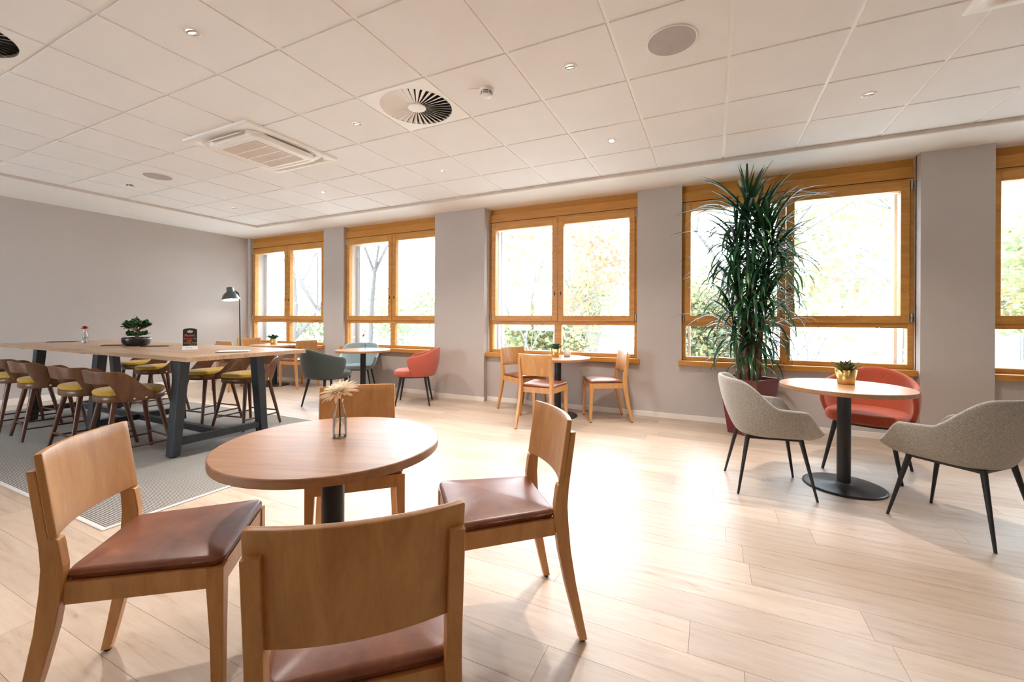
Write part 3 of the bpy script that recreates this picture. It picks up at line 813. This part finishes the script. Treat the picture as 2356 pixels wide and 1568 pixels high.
STEMS = [(-.02, -.02, 1.92, -.02, -.04, 1.0), (.07, -.03, 1.62, .16, -.06, .95), (-.06, .03, 1.40, -.10, -.06, .85), (.03, -.08, 1.18, .05, -.16, .85),
         (.10, .03, .95, .15, -.04, .75), (-.09, -.05, .80, -.17, -.09, .75), (-.01, -.06, .52, -.06, -.15, .7), (.05, .02, .72, .13, -.08, .65),
         (.0, .03, 1.72, .05, -.10, .9), (-.05, -.02, 1.62, -.13, -.03, .9), (.06, -.06, 1.40, .20, -.10, .85), (-.03, -.05, 1.05, -.12, -.12, .8)]
leaves = []
for (bx, by, h, tx, ty, sc) in STEMS:
    pts = []
    for k in range(9):
        f = k/8; pts.append((bx+(tx-bx)*f**1.5 + rl.uniform(-.008, .008), by+(ty-by)*f**1.5 + rl.uniform(-.008, .008), h*f-.02))
    MB().tube(pts, [(.026-.010*k/8)*(.8+.2*sc) for k in range(9)], 9).build('stem', 'bark', dr)
    nl = int(58*sc)
    for k in range(nl):
        f = k/nl; top = Vector(pts[-1]); zz = top.z - .50*sc*f**1.1
        i = max(1, min(8, int((zz+.02)/h*8)+1)); g = ((zz+.02)/h*8) - (i-1); pc = Vector(pts[i-1]).lerp(Vector(pts[i]), max(0, min(1, g)))
        az = k*2.39996 + rl.uniform(-.3, .3)
        if f < .12: me = LV[4]; pit = R(rl.uniform(28, 76))
        elif f < .40: me = LV[rl.choice((0, 0, 1))]; pit = R(rl.uniform(8, 45))
        else: me = LV[rl.choice((1, 2, 3, 3, 2, 5) if rl.random() < .3 else (1, 2, 2, 3))]; pit = R(rl.uniform(-22, 28))
        leaves.append((pc.x, pc.y, zz, az, pit, me, (.55+.60*sc)*rl.uniform(.72, 1.05)))
rl.shuffle(leaves)
ex = MB()
for k, (x, y, z, az, pit, me, sc) in enumerate(leaves):
    # keep leaves off the window wall
    ymax = 5.44 - 5.165
    tipy = y + math.sin(az)*.50*sc
    if tipy > ymax:
        az = -az if math.sin(-az) < 0 else az + math.pi
        if abs(math.sin(az)) < .5: az = -abs(az)
    M = Matrix.Translation((x, y, z)) @ Matrix.Rotation(az, 4, 'Z') @ Matrix.Rotation(-pit, 4, 'Y') @ Matrix.Scale(sc, 4)
    if k < 296:
        o = place('leaf', me, dr); o.matrix_basis = M
    else:
        ex.add([(M @ v.co)[:] for v in me.vertices], [tuple(p.vertices) for p in me.polygons], True)
if ex.v:
    o = ex.build('more_leaves', 'dracaena_leaf', dr); o['kind'] = 'stuff'

# ------------------------------------------------------------------ small pots and vases
def oval_leaf(L, wd, name, mat, thick=.0, cup=.25):
    vs = []; fs = []; seg = 6
    for i in range(seg+1):
        f = i/seg; wv = wd*math.sin(math.pi*(.04+.92*f**.85)); z = L*.20*math.sin(f*math.pi*.6)
        vs += [(L*f, -wv/2, z+wv*cup), (L*f, 0, z), (L*f, wv/2, z+wv*cup)]
    for i in range(seg):
        for k in (0, 1): fs.append((i*3+k, (i+1)*3+k, (i+1)*3+k+1, i*3+k+1))
    m = MB().add(vs, fs, True)
    if thick:
        n = len(vs); m.add([(x, y, z-thick) for x, y, z in vs], [f[::-1] for f in fs], True)
        rim = [i*3 for i in range(seg+1)] + [i*3+2 for i in range(seg, -1, -1)]
        for a, b in zip(rim, rim[1:]+rim[:1]): m.f.append((a, b, b+n, a+n)); m.sm.append(True)
    me = m.mesh(name); me.materials.append(MATS[mat]); return me
def leafpot(loc, label, r0, r1, h, mat, nleaf, L, leafmat, wd, single, lname):
    t = thing('potted_plant', label, 'plant', loc)
    MB().lathe([(0, 0), (r0, 0), (r0+.002, .003), (r1, h), (r1-.003, h), (r1-.005, h-.012)], 40, cap0=False, cap1=False).build('pot', mat, t)
    MB().lathe([(0, h-.012), (r1-.004, h-.014)], 24, cap0=False, cap1=False).build('soil', 'soil', t)
    rr = random.Random(hash(label) % 1000 if False else len(label)*7)
    me = oval_leaf(L, wd, 'leaf', leafmat, .0015)
    J = MB()
    for k in range(nleaf):
        f = k/nleaf; az = k*2.4 + rr.uniform(-.2, .2); pit = R(80-72*f + rr.uniform(-8, 8)); s = rr.uniform(.75, 1.1)*(.75+.35*f)
        d = .004 + r1*.55*f
        M = Matrix.Translation((d*math.cos(az), d*math.sin(az), h-.01+rr.uniform(0, .008))) @ Matrix.Rotation(az, 4, 'Z') @ Matrix.Rotation(-pit, 4, 'Y') @ Matrix.Scale(s, 4)
        if single: o = place('leaf', me, t); o.matrix_basis = M
        else: J.add([(M @ v.co)[:] for v in me.vertices], [tuple(p.vertices) for p in me.polygons], True)
    if J.v: J.build('foliage', leafmat, t)
    return t
leafpot((.90, 3.93, .735), 'succulent in a gold pot on the table between grey armchairs', .050, .068, .108, 'gold_pot', 34, .085, 'succulent_leaf', .034, True, '')
leafpot((-1.82, 5.10, .735), 'green leafy plant in a gold pot on middle window table', .048, .064, .105, 'gold_pot', 40, .085, 'mint_leaf', .040, True, '')
leafpot((-7.32, 5.13, .735), 'green plant in gold pot on the far corner table', .050, .066, .105, 'gold_pot', 60, .10, 'mint_leaf', .040, False, '')
jar = MB().lathe([(0, 0), (.036, 0), (.046, .012), (.047, .05), (.034, .085), (.030, .09), (.030, .085), (.04, .05), (.04, .01), (0, .008)], 32, cap0=False, cap1=False).build('ceramic_jar', 'ceramic_white', None, (-1.70, 5.22, .735))
tag(jar, 'small white ceramic jar beside the gold pot on middle window table', 'jar')

def bottle(loc, label, sc, rz=0):
    t = thing('flower_vase', label, 'vase', loc, rz, 'glass bottle vases')
    P = [(.0, .002), (.024, .0), (.027, .004), (.027, .075), (.024, .092), (.014, .128), (.0125, .142), (.0145, .145), (.0145, .150)]
    MB().lathe([(a*sc, b*sc) for a, b in P], 36, cap0=False, cap1=False).build('glass_bottle', 'bottle_glass', t)
    MB().lathe([(a*sc, b*sc) for a, b in [(0, .0035), (.023, .004), (.0255, .008), (.0255, .076), (.0, .076)]], 32, cap0=False, cap1=False).build('water', 'water', t)
    MB().lathe([(a*sc, b*sc) for a, b in [(0, .0), (.0235, .0), (.0262, .003), (.0255, .0065), (0, .005)]], 32, cap0=False, cap1=False).build('thick_base', 'bottle_glass', t)
    return t
def petals(t, c, tilt, rings_, mat, L, wd):
    me = oval_leaf(L, wd, 'petal', mat, 0, .15); rr = random.Random(3)
    Mh = Matrix.Translation(c) @ tilt
    fl = empty('flower_head', (0, 0, 0), 0, t) if False else None
    for n, el, s, dz in rings_:
        for k in range(n):
            az = 2*math.pi*(k+rr.random()*.5)/n + el
            M = Mh @ Matrix.Translation((0, 0, dz)) @ Matrix.Rotation(az, 4, 'Z') @ Matrix.Rotation(-R(el + rr.uniform(-7, 7)), 4, 'Y') @ Matrix.Scale(s*rr.uniform(.85, 1.1), 4)
            o = place('petal', me, t); o.matrix_basis = M
v = bottle((-1.342, 1.222, .735), 'clear glass bottle vase with cream chrysanthemum on near table', 1.0)
# stem leans; the head faces up and to the camera's left
st = [(.012, -.012, .006), (.008, -.006, .04), (.002, .0, .075), (-.004, .004, .10), (-.004, .002, .125), (-.002, 0, .150), (.0, 0, .164)]
MB().tube(st, [.0032, .003, .0026, .0024, .0022, .0022, .0030], 8).build('stem', 'stem_green', v)
for p in ((.003, -.002, .078), (-.004, .004, .112), (.008, -.006, .045)):
    MB().tube([p, (p[0]+.014, p[1]-.004, p[2]+.008)], [.0013, .0008], 5).build('twig', 'stem_green', v)
MB().lathe([(.004, -.012), (.012, -.004), (.014, .002), (.0, .008)], 16, (0, 0, .170), cap1=False).build('calyx', 'stem_green', v)
tl = Matrix.Rotation(YAW, 4, 'Z') @ Matrix.Rotation(R(-14), 4, 'Y') @ Matrix.Rotation(R(8), 4, 'X')
petals(v, (0, 0, .172), tl, [(26, -16, 1.0, 0), (26, -4, 1.0, .001), (26, 8, .98, .002), (22, 20, .88, .004), (18, 36, .72, .006), (14, 55, .52, .008), (8, 75, .4, .008)], 'petal_cream', .074, .019)
v = bottle((-6.84, 2.375, TZ), 'glass bottle vase with a red carnation on the long table', 1.0)
MB().tube([(.010, .0, .006), (.0, .0, .09), (-.004, 0, .16)], [.0025, .0022, .0022], 6).build('stem', 'stem_green', v)
petals(v, (-.006, 0, .168), Matrix.Rotation(YAW, 4, 'Z'), [(10, 5, .9, 0), (10, 30, .9, .002), (8, 55, .8, .004), (6, 78, .7, .005)], 'petal_red', .046, .036)
v = bottle((-4.90, 4.93, .735), 'glass bottle vase with dark pink blossoms on the window table', 1.0)
MB().tube([(.006, .0, .006), (.0, .0, .10), (-.004, 0, .20)], [.0025, .0022, .0022], 6).build('stem', 'stem_green', v)
petals(v, (-.006, 0, .205), Matrix.Rotation(.3, 4, 'Z'), [(8, 20, .9, 0), (8, 50, .9, .004), (6, 75, .8, .008)], 'petal_pink', .034, .022)
petals(v, (-.022, .005, .190), Matrix.Rotation(R(-20), 4, 'Y'), [(5, 10, .9, 0), (5, 35, .8, .004)], 'mint_leaf', .032, .018)

# jade bonsai in a low black bowl
jb = thing('jade_bonsai', 'small jade tree in a low round black bowl on long table', 'plant', (-5.74, 2.415, TZ))
MB().lathe([(0, .004), (.085, .004), (.105, .012), (.124, .042), (.128, .072), (.126, .094), (.119, .094), (.116, .080)], 48, cap0=False, cap1=False).build('bowl', 'black_pot', jb)
MB().lathe([(0, .086), (.117, .080)], 32, cap0=False, cap1=False).build('soil', 'soil', jb)
rj = random.Random(8)
me = oval_leaf(.058, .036, 'leaf', 'jade_leaf', .004, .12)
MB().tube([(0, 0, .07), (.004, .004, .11), (-.004, 0, .14), (.0, 0, .175)], [.020, .016, .013, .010], 10).build('trunk', 'bark', jb)
for k in range(17):
    az = k*2.4; el = R(rj.uniform(0, 70)) if k > 4 else R(rj.uniform(-2, 16)); L = rj.uniform(.08, .145) if k > 4 else rj.uniform(.07, .105)
    p0 = Vector((0, 0, .125 + .045*(k/16))) if k > 4 else Vector((0, 0, .11)); d = Vector((math.cos(az)*math.cos(el), math.sin(az)*math.cos(el), math.sin(el))); p1 = p0 + d*L
    MB().tube([p0, p0.lerp(p1, .5) + Vector((0, 0, .006)), p1], [.007, .005, .003], 6).build('branch', 'bark', jb)
    for j in range(15 if k > 4 else 8):
        o = place('leaf', me, jb)
        q = p0.lerp(p1, rj.uniform(.55, 1.05)) + Vector((0, 0, .004))
        o.matrix_basis = Matrix.Translation(q) @ Matrix.Rotation(rj.uniform(0, 6.28), 4, 'Z') @ Matrix.Rotation(-R(rj.uniform(-10, 65)), 4, 'Y') @ Matrix.Rotation(rj.uniform(-.5, .5), 4, 'X') @ Matrix.Scale(rj.uniform(.7, 1.1), 4)

# chalkboard menu stand
mb = thing('menu_stand', 'black arched chalkboard menu on a small silver base', 'sign', (-4.655, 2.385, TZ), R(66))
bw, bh = .056, .158
pro = [(-bw, 0), (bw, 0), (bw, bh)]
for k in range(1, 10):
    a = math.pi*k/10; pro.append((bw*math.cos(a), bh + .020*math.sin(a)))
pro.append((-bw, bh))
mods(MB().rings([[(x, -.003, z+.030) for x, z in pro], [(x, .003, z+.030) for x, z in pro]], True, True, True, False).build('board', 'slate_black', mb))
MB().rings([[(-.062, -.024, 0), (.062, -.024, 0), (.062, .026, 0), (-.062, .026, 0)], [(-.060, -.014, .034), (.060, -.014, .034), (.060, .014, .034), (-.060, .014, .034)]], True, True, True, False).build('base', 'aluminium', mb)
def text(body, size, x, z, mat, parent, y=-.0036, align='LEFT', tilt=90, shear=0.):
    cu = bpy.data.curves.new('lettering', 'FONT'); cu.body = body; cu.size = size; cu.align_x = align; cu.extrude = .0002; cu.shear = shear
    o = bpy.data.objects.new('tmp', cu); C.objects.link(o)
    bpy.context.view_layer.update()
    me = bpy.data.meshes.new_from_object(o.evaluated_get(bpy.context.evaluated_depsgraph_get())); bpy.data.objects.remove(o)
    me.materials.clear(); me.materials.append(MATS[mat])
    q = place('lettering', me, parent, (x, y, z)); q.rotation_euler = (R(tilt), 0, 0); return q
text('Panini', .034, -.045, .126, 'chalk_red', mb, shear=.1)
text('Serrano', .022, -.051, .099, 'chalk_red', mb, shear=.1)
text('Sa', .024, .027, .099, 'chalk_green', mb, shear=.1)
text('oder', .022, -.028, .077, 'chalk_orange', mb, shear=.1)
text('Tomate Mozz', .0185, -.051, .058, 'chalk_orange', mb, shear=.1)
text('3,50 €', .021, -.012, .038, 'chalk_green', mb, shear=.1)
text('Stiftung', .017, -.035, .012, 'ink', mb, -.0208, tilt=74)
em = [(-.022, .183), (-.020, .172), (-.013, .162), (.013, .162), (.020, .172), (.022, .183), (.012, .181), (.007, .187), (-.007, .187), (-.012, .181)]
MB().rings([[(x, -.0034, z) for x, z in em], [(x, -.0038, z) for x, z in em]], True, True, True, False).build('emblem', 'chalk_white', mb)
MB().box(-.015, .015, -.0042, -.0039, .169, .174).build('emblem_band', 'slate_black', mb)

# slim black menu folders on the long table
def folder(x, y, rz, label, paper=False):
    t = thing('menu_folder', label, 'folder', (x, y, TZ), R(rz), 'menu folders')
    MB().box(-.125, .125, -.09, .09, 0, .006, None, .001).build('cover', 'black_cover', t)
    MB().box(-.121, .121, -.086, .086, .006, .0075).build('pages', 'paper' if paper else 'black_cover', t)
folder(-7.40, 2.36, 60, 'slim black menu folder near the left end of long table')
folder(-6.02, 2.36, 60, 'slim black menu folder tucked left of the jade bowl')
folder(-5.46, 2.48, 50, 'slim black menu folder tucked right of the jade bowl')
folder(-3.98, 2.40, 50, 'black menu folder with white page at right table end', True)

# ------------------------------------------------------------------ floor lamp
fl = thing('floor_lamp', 'dark grey metal floor lamp with dome shade in the corner', 'lamp', (-8.10, 5.01, 0))
MB().lathe([(0, 0), (.14, 0), (.145, .006), (.14, .018), (.02, .026), (.012, .04)], 40, cap0=False, cap1=False).build('base', 'lamp_grey', fl)
MB().tube([(0, 0, .02), (-.012, -.004, .9), (-.022, -.008, 1.50), (-.030, -.012, 1.63), (-.035, -.016, 1.67), (-.05, -.03, 1.69)], [.011, .011, .011, .011, .010, .009], 12).build('pole', 'steel_black', fl)
MS = Matrix.Translation((-.135, -.10, 1.60)) @ Matrix.Rotation(R(-10), 4, Vector((.43, .9, 0)).normalized() if False else 'Y')
sh = MB().lathe([(.148, -.045), (.147, -.02), (.138, .02), (.118, .06), (.088, .092), (.062, .108), (.060, .115), (.062, .120), (.060, .185), (.055, .195), (.0, .197)], 48, cap0=False, cap1=False, M=MS).build('lamp_shade', 'lamp_grey', fl)
MB().lathe([(.145, -.044), (.143, -.02), (.134, .018), (.114, .056), (.084, .088), (.0, .10)], 48, cap0=False, cap1=False, M=MS).build('shade_lining', 'lamp_inner', fl)
MB().lathe([(0, -.02), (.022, -.012), (.030, .012), (.022, .04), (.014, .06), (.014, .09)], 24, cap0=False, cap1=False, M=MS).build('bulb', 'bulb_warm', fl)
jn = MB().tube([(-.05, -.03, 1.69), (-.065, -.045, 1.715), (-.085, -.06, 1.73)], .010, 10)
jn.lathe([(.016, -.012), (.016, .012)], 14, (-.05, -.03, 1.69)); jn.build('joint', 'steel_black', fl)

# ------------------------------------------------------------------ outside: trees, houses, ground
struct(MB().box(-60, 60, 6.0, 90, -4.6, -4.5).build('ground_outside', 'ground_green'))
def tree(name, label, x, y, z0, h, r0, leafmats, nleaf, seed, spread=.9, leafsize=.16, depth=5, lean=(0, 0), group=None):
    t = thing(name, label, 'tree', (x, y, z0), 0, group)
    rr = random.Random(seed); B = MB(); tips = []
    def grow(p, d, L, r, k):
        n = 4; pts = [p]; rad = [r]; q = p; dd = d.copy()
        for i in range(n):
            dd = (dd + Vector((rr.uniform(-.16, .16), rr.uniform(-.16, .16), rr.uniform(-.05, .12)))).normalized()
            if q.y + dd.y*L/n + y < 7.0: dd.y = abs(dd.y)
            q = q + dd*L/n; pts.append(q); rad.append(r*(1-.42*(i+1)/n))
            if k <= 2: tips.append(q)
        B.tube(pts, rad, 6 if k > 2 else 4, False)
        if k == 0: return
        for c in range(rr.choice((2, 3, 3))):
            a = rr.uniform(0, 6.28); sp = rr.uniform(.35, .95)*spread
            nd = (dd + Vector((math.cos(a)*sp, math.sin(a)*sp, rr.uniform(-.15, .35)))).normalized()
            grow(pts[rr.choice((2, 3, 4, 4))], nd, L*rr.uniform(.58, .82), rad[-1]*rr.uniform(.62, .9), k-1)
    grow(Vector((0, 0, 0)), Vector((lean[0], lean[1], 1)).normalized(), h*.42, r0, depth)
    B.build('trunk', 'tree_bark', t)
    if nleaf:
        per = {m: MB() for m in leafmats}
        for i in range(nleaf):
            c = rr.choice(tips) + Vector((rr.gauss(0, .28), rr.gauss(0, .28), rr.gauss(0, .24)))
            if c.y + y < 6.9: continue
            s = leafsize*rr.uniform(.5, 1.1); a = Vector((rr.uniform(-1, 1), rr.uniform(-1, 1), rr.uniform(-.6, .6))).normalized(); b = a.cross(Vector((rr.uniform(-1, 1), rr.uniform(-1, 1), rr.uniform(-1, 1)))).normalized()
            per[rr.choice(leafmats)].add([c-a*s*.5, c-b*s*.42+a*s*.05, c+a*s*.55, c+b*s*.42+a*s*.05], [(0, 1, 2, 3)])
        for m, q in per.items():
            if q.v: o = q.build('foliage', m, t); o['kind'] = 'stuff'
    return t
G = 'trees outside the windows'
tree('bare_tree', 'bare grey tree with thick branch outside the first window', -13.6, 10.2, -4.5, 15.5, .26, [], 0, 3, .8, depth=6, group=G)
tree('bare_tree', 'bare branching tree outside the second window', -9.0, 9.6, -4.5, 14.0, .22, ['leaf_yellow'], 60, 7, .85, .12, 6, (.06, 0), G)
tree('slender_tree', 'thin twiggy tree outside the middle window left pane', -5.0, 12.5, -4.5, 9.0, .12, ['leaf_yellow', 'leaf_green'], 350, 21, .7, .12, 6, (0, 0), G)
tree('maple_tree', 'orange and yellow autumn tree outside the middle window', -2.9, 11.5, -4.5, 10.2, .15, ['leaf_orange', 'leaf_yellow', 'leaf_orange'], 3200, 12, .95, .14, 6, (0, 0), G)
tree('maple_tree', 'yellow green tree outside the window behind the dracaena', 1.7, 11.0, -4.5, 10.6, .16, ['leaf_green', 'leaf_yellow', 'leaf_green', 'leaf_orange'], 3200, 31, .9, .13, 6, (-.02, 0), G)
tree('maple_tree', 'green leafed tree outside the rightmost window', 5.6, 11.6, -4.5, 10.2, .15, ['leaf_green', 'leaf_yellow'], 3000, 44, .95, .14, 6, (0, 0), G)
for k, (x, y, h) in enumerate(((-16, 15, 7.2), (-11.5, 16, 6.8), (-7, 17, 7.0), (-3.6, 15, 6.6), (-.6, 15.5, 6.8), (2.6, 15, 6.8), (6.4, 15.5, 7.0))):
    tree('shrub_tree', ('low twiggy tree top far beyond the first window', 'low twiggy tree top far beyond the second window', 'low tree top far beyond the wide pillar', 'low tree top beyond the middle window left pane',
         'low tree top beyond the middle window right pane', 'low tree top beyond the plant window', 'low tree top beyond the rightmost window')[k], x, y, -4.5, h, .11, ['leaf_green', 'leaf_yellow'] if k > 2 else ['leaf_green'], 5000 if k > 2 else 1500, 60+k, 1.0, .18, 6, (0, 0), 'low trees outside')
def house(x0, x1, y, z1, label, nx, nz, zf, wz, wh, ww_):
    t = thing('apartment_house', label, 'building', ((x0+x1)/2, y, -4.5))
    W_ = (x1-x0)/2
    MB().box(-W_, W_, 0, 8, 0, z1+4.5).build('facade', 'house_pale', t)
    MB().box(-W_-.3, W_+.3, -.3, 8.3, z1+4.5, z1+4.8).build('roof', 'roof_grey', t)
    for i in range(nx):
        for j in range(nz):
            cx = -W_ + 2*W_*(i+.5)/nx; z = zf + j*wz
            f = MB().box(cx-ww_/2-.08, cx+ww_/2+.08, -.06, .02, z-.08, z+wh+.08).build('window_surround', 'house_balcony', t)
            MB().box(cx-ww_/2, cx+ww_/2, -.09, -.05, z, z+wh).build('pane', 'house_pane', f)
    return t
house(9.5, 30, 26, 14, 'pale apartment block with square windows beyond the rightmost window', 10, 6, 1.2, 2.9, 1.1, .95)
house(-30, -14.5, 34, 2.4, 'low pale building with window rows beyond the second window', 6, 2, 1.4, 2.8, 1.2, 1.8)
